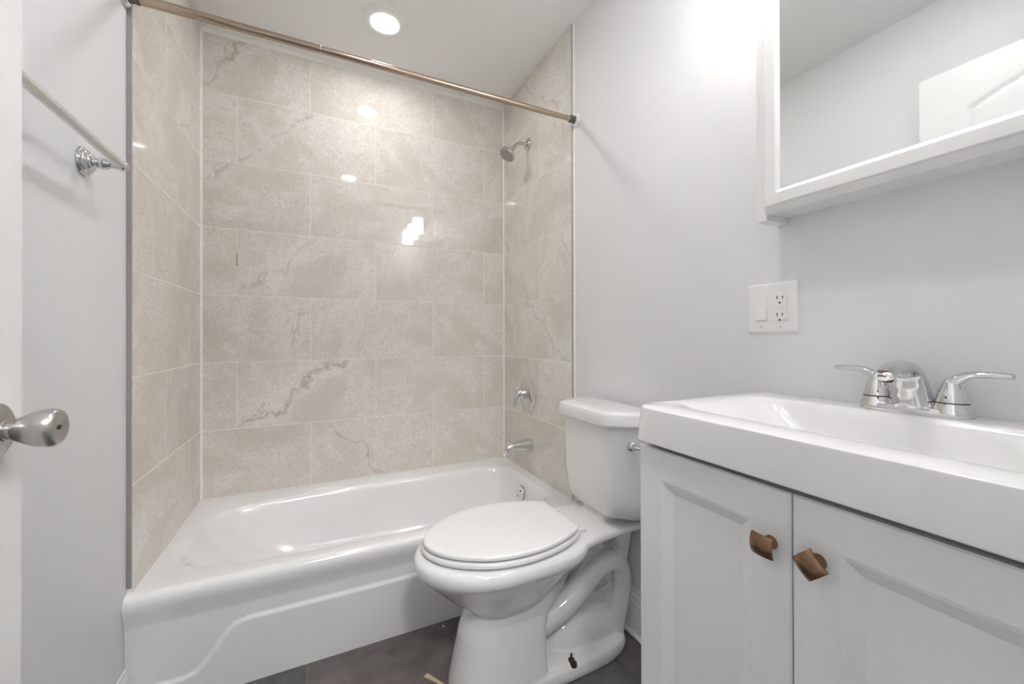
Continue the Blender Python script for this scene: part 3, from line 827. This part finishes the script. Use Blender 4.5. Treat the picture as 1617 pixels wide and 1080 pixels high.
# ------------------------------------------------------------------ vanity
VX, VY0, VY1 = 0.595, 0.046, 0.636      # door face, ends
ZT = 0.928
def vanity():
    t = thing('vanity_cabinet', 'light grey two-door vanity cabinet with bronze knobs under the sink', 'cabinet', (0.81, 0.34, 0))
    b = bmesh.new()
    x0 = VX + 0.020
    box(b, x0, XR - 0.016, VY1 - 0.018, VY1, 0.0, 0.856)          # end panels
    box(b, x0, XR - 0.016, VY0, VY0 + 0.018, 0.0, 0.856)
    box(b, XR - 0.024, XR - 0.016, VY0 + 0.018, VY1 - 0.018, 0.08, 0.70)
    box(b, x0, XR - 0.024, VY0 + 0.018, VY1 - 0.018, 0.09, 0.108)
    box(b, x0, x0 + 0.02, VY0 + 0.018, VY1 - 0.018, 0.79, 0.832)
    box(b, x0 + 0.05, x0 + 0.065, VY0 + 0.018, VY1 - 0.018, 0.0, 0.09)
    obj('carcass', b, M_CAB, t)
    ymid = 0.3405
    for (a, c, hinge) in ((ymid + 0.0012, VY1, 'far'), (VY0, ymid - 0.0012, 'near')):
        z0, z1 = 0.100, 0.8465
        b = bmesh.new()
        loops = [(0.0, 0.019), (0.0, 0.0025), (0.0025, 0.0), (0.0565, 0.0), (0.062, 0.0015), (0.079, 0.0105), (0.081, 0.0105)]
        rings = [[(VX + d, y, z) for y, z in ((a + i, z0 + i), (c - i, z0 + i), (c - i, z1 - i), (a + i, z1 - i))] for i, d in loops]
        loft(b, rings)
        d = obj('door', b, M_CAB, t)
        ky = ymid + 0.0285 if hinge == 'far' else ymid - 0.034
        kz = 0.766 if hinge == 'far' else 0.769
        rot = 0.0 if hinge == 'far' else radians(46)
        b = bmesh.new()
        h = 0.0155
        G = 8
        grid = []
        for sgn in (1, 0):
            rows = []
            for i in range(G + 1):
                row = []
                for j in range(G + 1):
                    u = -1 + 2 * i / G; v = -1 + 2 * j / G
                    e = max(abs(u), abs(v)) ** 6
                    bulge = 0.0046 * (1 - v * v) + 0.0030 * (1 - u * u)
                    x = -0.0215 - bulge if sgn else -0.0185 - bulge * 0.8
                    if sgn: x += 0.0008 * e
                    du, dv = u * h, v * h * 0.98
                    yy = du * cos(rot) - dv * sin(rot); zz = du * sin(rot) + dv * cos(rot)
                    row.append(b.verts.new((VX + x, ky + yy, kz + zz)))
                rows.append(row)
            grid.append(rows)
        for rows in grid:
            for i in range(G):
                for j in range(G):
                    b.faces.new((rows[i][j], rows[i + 1][j], rows[i + 1][j + 1], rows[i][j + 1]))
        def rim(rows): return [rows[i][0] for i in range(G + 1)] + [rows[G][j] for j in range(1, G + 1)] + [rows[i][G] for i in range(G - 1, -1, -1)] + [rows[0][j] for j in range(G - 1, 0, -1)]
        ra, rb_ = rim(grid[0]), rim(grid[1])
        for i in range(len(ra)):
            j = (i + 1) % len(ra)
            b.faces.new((ra[i], ra[j], rb_[j], rb_[i]))
        lathe(b, (VX, ky, kz), (-1, 0, 0), [(0, 0.010), (0.003, 0.009), (0.006, 0.0075), (0.013, 0.009), (0.0205, 0.0135)], n=24)
        k = obj('knob', b, M_BRONZE, d, smooth=True, angle=40)
        k['label'] = 'square antique bronze knob' if hinge == 'far' else 'square antique bronze knob turned to a diamond'
vanity()

def vanity_top():
    CX0, CX1, CY0, CY1 = 0.576, XR - 0.0015, 0.030, 0.6455
    b = bmesh.new()
    n = 144
    cx, cy = 0.80, 0.338
    def ring(x0, x1, y0, y1, z, e):
        pts = []
        for i in range(n):
            a = 2 * pi * i / n
            c, s = cos(a), sin(a)
            if e > 20 and c < 0:
                k = 40 if e > 90 else 13
                c, s = sup(c, k), sup(s, k)
            elif e > 20:
                k = 1 / max(abs(c), abs(s)); c, s = c * k, s * k
            else:
                c, s = sup(c, e), sup(s, e)
            pts.append((cx + c * ((x1 - cx) if c >= 0 else (cx - x0)), cy + s * ((y1 - cy) if s >= 0 else (cy - y0)), z))
        return pts
    zb = 0.8595
    rings = [ring(CX0 + 0.03, CX1, CY0 + 0.02, CY1 - 0.01, zb + 0.004, 99), ring(CX0 + 0.002, CX1, CY0 + 0.0, CY1 - 0.018, zb, 99), ring(CX0, CX1, CY0 - 0.002, CY1 - 0.016, zb + 0.002, 99), ring(CX0 + 0.001, CX1, CY0, CY1 - 0.004, ZT - 0.006, 70),
             ring(CX0 + 0.002, CX1, CY0 + 0.002, CY1 - 0.006, ZT - 0.002, 60), ring(CX0 + 0.006, CX1, CY0 + 0.005, CY1 - 0.008, ZT, 50),
             ring(0.640, 0.940, 0.058, 0.614, ZT - 0.0002, 9), ring(0.650, 0.934, 0.064, 0.607, ZT - 0.0015, 9), ring(0.660, 0.929, 0.070, 0.598, ZT - 0.005, 9), ring(0.668, 0.925, 0.078, 0.585, ZT - 0.012, 8),
             ring(0.674, 0.921, 0.09, 0.565, ZT - 0.025, 7), ring(0.682, 0.914, 0.12, 0.525, ZT - 0.055, 6), ring(0.692, 0.905, 0.155, 0.485, ZT - 0.085, 5), ring(0.705, 0.893, 0.19, 0.455, ZT - 0.105, 4.5), ring(0.74, 0.86, 0.26, 0.40, ZT - 0.112, 3), ring(0.79, 0.81, 0.328, 0.348, ZT - 0.114, 2)]
    loft(b, rings, cap0=False)
    o = obj('bathroom_sink', b, M_TOP, origin=(0.80, 0.34, zb), smooth=True, angle=38)
    tag(o, 'glossy white vanity sink top with a wide rectangular basin', 'sink')
    b = bmesh.new()
    lathe(b, (0.80, 0.338, ZT - 0.1145), (0, 0, 1), [(0, 0.022), (0.003, 0.021), (0.004, 0.016), (0.002, 0.0)], n=28)
    obj('drain', b, M_CHROME, o, smooth=True)
vanity_top()

def faucet():
    X, Y, Z = 0.968, 0.345, ZT
    t = thing('faucet', 'chrome two-handle centerset faucet on the sink top', 'faucet', (X, Y, Z))
    b = bmesh.new()
    def oblong(hx, hy, z, e=2.6, wd=0.0):
        return [(X + hx * sup(cos(2 * pi * i / 56), e), Y + hy * sup(sin(2 * pi * i / 56), e), z) for i in range(56)]
    # base plate that sags between the hubs
    loft(b, [oblong(0.027, 0.077, Z), oblong(0.0275, 0.0775, Z + 0.003), oblong(0.027, 0.076, Z + 0.010), oblong(0.024, 0.072, Z + 0.014), oblong(0.018, 0.062, Z + 0.0155)])
    base = obj('base', b, M_CHROME, t, smooth=True, angle=40)
    # arched spout
    b = bmesh.new()
    path = [(X + 0.000, Z + 0.001, 0.0370, 0.0270), (X - 0.001, Z + 0.012, 0.0345, 0.0262), (X - 0.003, Z + 0.032, 0.0285, 0.0240), (X - 0.008, Z + 0.055, 0.0235, 0.0205), (X - 0.018, Z + 0.074, 0.0195, 0.0165), (X - 0.040, Z + 0.083, 0.0180, 0.0135), (X - 0.064, Z + 0.083, 0.0170, 0.0115), (X - 0.086, Z + 0.0775, 0.0165, 0.0100), (X - 0.103, Z + 0.071, 0.0150, 0.0085), (X - 0.109, Z + 0.068, 0.0115, 0.0060)]
    P = smooth_path(path, 5)
    rings = []
    for i, p in enumerate(P):
        q0, q1 = P[max(0, i - 1)], P[min(len(P) - 1, i + 1)]
        tx, tz = q1[0] - q0[0], q1[1] - q0[1]
        L_ = math.hypot(tx, tz); tx, tz = tx / L_, tz / L_
        if i < 2: tx, tz = 0, 1
        nx_, nz_ = -tz, tx
        rings.append([(p[0] + nx_ * p[3] * sup(sin(2 * pi * k / 32), 2.3), Y + p[2] * sup(cos(2 * pi * k / 32), 2.3), p[1] + nz_ * p[3] * sup(sin(2 * pi * k / 32), 2.3)) for k in range(32)])
    loft(b, rings)
    sp = obj('spout', b, M_CHROME, t, smooth=True, angle=60)
    b = bmesh.new()
    lathe(b, (X - 0.0985, Y, Z + 0.0705), (-0.52, 0, -0.85), [(-0.004, 0.0128), (0.0062, 0.0124), (0.0066, 0.0105), (0.004, 0.010), (0.0035, 0.0)], n=28)
    obj('aerator', b, [M_AERATOR], sp, smooth=True)
    b = bmesh.new()
    lathe(b, (X + 0.030, Y, Z + 0.004), (0, 0, 1), [(0, 0.0028), (0.052, 0.0028), (0.054, 0.005), (0.060, 0.0055), (0.062, 0.003)], n=16)
    obj('lift_rod', b, M_CHROME, t, smooth=True)
    # handles
    for s in (1, -1):
        hy = Y + s * 0.051
        b = bmesh.new()
        lathe(b, (X, hy, Z + 0.008), (0, 0, 1), [(0, 0.0262), (0.004, 0.0250), (0.012, 0.0228), (0.0165, 0.0215), (0.0168, 0.018)], n=40)
        obj('handle_base', b, M_CHROME, t, smooth=True, angle=40)
        b = bmesh.new()
        lathe(b, (X, hy, Z + 0.0238), (0, 0, 1), [(0, 0.0205), (0.0035, 0.0203)], n=40)
        obj('seal_ring', b, M_SLOT, t, smooth=True)
        b = bmesh.new()
        lathe(b, (X, hy, Z + 0.0265), (0, 0, 1), [(0, 0.0212), (0.004, 0.0208), (0.014, 0.0180), (0.024, 0.0150), (0.032, 0.0125), (0.038, 0.0100), (0.041, 0.0060), (0.042, 0.0)], n=40)
        tube(b, [(X, hy - s * 0.005, Z + 0.038, 0.0145, 0.0135), (X, hy + s * 0.000, Z + 0.055, 0.0125, 0.0115), (X, hy + s * 0.011, Z + 0.0685, 0.0105, 0.0080), (X, hy + s * 0.027, Z + 0.0745, 0.0090, 0.0060), (X, hy + s * 0.048, Z + 0.0757, 0.0080, 0.0053), (X, hy + s * 0.065, Z + 0.0750, 0.0072, 0.0048), (X, hy + s * 0.0685, Z + 0.0747, 0.0052, 0.0032)], n=20, ref=Vector((0, 0, 1)))
        obj('lever_handle', b, M_CHROME, t, smooth=True, angle=60)
faucet()

# ------------------------------------------------------------------ mirror cabinet
def mirror_cabinet():
    z1 = 1.985
    ya, yb = 0.066, 0.6125
    t = thing('medicine_cabinet', 'white framed mirror cabinet hung on the wall above the sink', 'mirror cabinet', (XR, 0.34, 1.337))
    b = bmesh.new()
    XB = 0.940
    box(b, XB, XR, yb - 0.024, yb, 1.337, z1, bevel=0.001)
    box(b, XB, XR, ya, ya + 0.013, 1.337, z1, bevel=0.001)
    box(b, XB, XR, ya + 0.013, yb - 0.024, 1.353, 1.366)
    box(b, XB, XR, ya + 0.013, yb - 0.013, z1 - 0.016, z1)
    box(b, XR - 0.006, XR, ya + 0.013, yb - 0.013, 1.366, z1 - 0.016)
    obj('body', b, M_MED, t)
    dy0, dy1, dz0, dz1 = 0.099, 0.5845, 1.3465, 1.978
    b = bmesh.new()
    loops = [(0.010, 0.9395), (0.002, 0.9390), (0.0, 0.9365), (0.0, 0.9300), (0.003, 0.9240), (0.007, 0.9170), (0.010, 0.9120), (0.0115, 0.9110), (0.012, 0.9055), (0.0135, 0.9045), (0.0355, 0.9045), (0.0370, 0.9050), (0.0440, 0.9110), (0.0443, 0.9140)]
    rings = [[(x, y, z) for y, z in ((dy0 + i, dz0 + i), (dy1 - i, dz0 + i), (dy1 - i, dz1 - i), (dy0 + i, dz1 - i))] for i, x in loops]
    loft(b, rings, cap0=False, cap1=False)
    fr = obj('door_frame', b, M_MED, t)
    b = bmesh.new()
    i = 0.043
    box(b, 0.9110, 0.9150, dy0 + i, dy1 - i, dz0 + i, dz1 - i)
    mi = obj('mirror', b, M_MIRROR, fr); mi['label'] = 'mirror glass'
mirror_cabinet()

# ------------------------------------------------------------------ switch and outlet plate
def switch_plate():
    y0, y1, z0, z1 = 0.5635, 0.6890, 1.0757, 1.2005
    x = XR
    t = thing('switch_plate', 'white two-gang wall plate with rocker switch and GFCI outlet by the mirror', 'switch', (x, (y0 + y1) / 2, (z0 + z1) / 2))
    b = bmesh.new()
    loops = [(0.0, 0.0), (0.0, 0.002), (0.0025, 0.0048), (0.005, 0.0055)]
    loft(b, [[(x - d, y, z) for y, z in ((y0 + i, z0 + i), (y1 - i, z0 + i), (y1 - i, z1 - i), (y0 + i, z1 - i))] for i, d in loops])
    obj('plate', b, M_PLATE, t)
    cz = 1.1385
    # rocker
    yc = 0.6508
    b = bmesh.new()
    box(b, x - 0.0062, x - 0.004, yc - 0.0168, yc + 0.0168, cz - 0.0335, cz + 0.0335, bevel=0.0006)
    rk = obj('switch_frame', b, M_PLATE, t)
    b = bmesh.new()
    prof = [(0.0055, 0.031), (0.0072, 0.030), (0.0066, 0.0), (0.0108, -0.030), (0.0055, -0.031)]
    loft(b, [[(x - d, y, cz + z) for d, z in prof] for y in (yc - 0.0140, yc + 0.0140)])
    obj('rocker', b, M_PLATE, rk)
    # outlet
    yc = 0.6046
    b = bmesh.new()
    box(b, x - 0.0080, x - 0.004, yc - 0.0166, yc + 0.0166, cz - 0.0335, cz + 0.0335, bevel=0.0008)
    box(b, x - 0.0088, x - 0.0075, yc - 0.0085, yc + 0.0085, cz + 0.0006, cz + 0.0070, bevel=0.0004)
    box(b, x - 0.0088, x - 0.0075, yc - 0.0085, yc + 0.0085, cz - 0.0070, cz - 0.0006, bevel=0.0004)
    ou = obj('outlet', b, M_PLATE, t)
    for dz in (0.0205, -0.0215):
        for dy, h in ((0.0062, 0.0040), (-0.0066, 0.0034)):
            b = bmesh.new()
            box(b, x - 0.0083, x - 0.0072, yc + dy - 0.0011, yc + dy + 0.0011, cz + dz + 0.0035 - h, cz + dz + 0.0035 + h)
            obj('slot', b, M_SLOT, ou)
        b = bmesh.new()
        lathe(b, (x - 0.0072, yc, cz + dz - 0.0095), (-1, 0, 0), [(0, 0.0024), (0.0012, 0.0024), (0.0012, 0.0)], n=14)
        obj('ground_hole', b, M_SLOT, ou)
    b = bmesh.new()
    lathe(b, (x - 0.0072, yc - 0.0118, cz - 0.0312), (-1, 0, 0), [(0, 0.0009), (0.0012, 0.0009), (0.0012, 0.0)], n=10)
    obj('indicator', b, M_SLOT, ou)
    M_SCREW = simple('screw_metal', (0.6, 0.6, 0.6), 0.3, metal=0.7)
    for yy in (0.6512, 0.6050):
        for zz in (1.1868, 1.0902):
            b = bmesh.new()
            lathe(b, (x - 0.0052, yy, zz), (-1, 0, 0), [(0, 0.0026), (0.0008, 0.0024), (0.001, 0.0)], n=16)
            obj('screw', b, M_PLATE if zz > 1.15 else M_SCREW, t)
switch_plate()

# wall plate by the doorway, behind the camera (mirrored by the tiles)
def rear_switch():
    x0, x1, z0, z1 = 0.47, 0.635, 1.15, 1.27
    t = thing('hall_switch_plate', 'white three-gang switch plate beside the doorway', 'switch', ((x0 + x1) / 2, YF, 1.21))
    b = bmesh.new()
    box(b, x0, x1, YF, YF + 0.006, z0, z1, bevel=0.002)
    obj('plate', b, M_PLATE, t)
    for k in range(3):
        xc = x0 + 0.0365 + k * 0.046
        b = bmesh.new()
        box(b, xc - 0.015, xc + 0.015, YF + 0.005, YF + 0.009, 1.177, 1.243, bevel=0.001)
        obj('rocker', b, M_PLATE, t)
rear_switch()

# ------------------------------------------------------------------ bits on the floor
b = bmesh.new()
d = Vector((0.0334, -0.0497, 0)).normalized(); nrm = Vector((-d.y, d.x, 0))
p0 = Vector((0.301, 1.270, 0.0003))
o2 = [p0 + d * 0.000 + nrm * 0.007, p0 + d * 0.004 + nrm * 0.0085, p0 + d * 0.03 + nrm * 0.006, p0 + d * 0.085 + nrm * 0.0035, p0 + d * 0.085 - nrm * 0.0035, p0 + d * 0.03 - nrm * 0.006, p0 + d * 0.004 - nrm * 0.0085, p0 - nrm * 0.007]
loft(b, [o2, [q + Vector((0, 0, 0.0012)) for q in o2]])
tag(obj('cardboard_scrap', b, M_SCRAP, origin=p0), 'tan cardboard sliver on the floor in front of the toilet', 'scrap')
rng = random.Random(5)
for (x, y, r, lab) in ((0.411, 1.452, 0.0042, 'white plaster crumb on the floor against the tub'), (0.430, 1.352, 0.0020, 'tiny white plaster crumb on the floor beside the toilet pedestal')):
    b = bmesh.new()
    bmesh.ops.create_icosphere(b, subdivisions=2, radius=r)
    for v in b.verts:
        v.co *= 0.8 + 0.35 * rng.random(); v.co.z = v.co.z * 0.6
    zmin = min(v.co.z for v in b.verts)
    for v in b.verts: v.co += Vector((x, y, -zmin))
    tag(obj('plaster_crumb', b, M_CRUMB, origin=(x, y, 0)), lab, 'crumb')
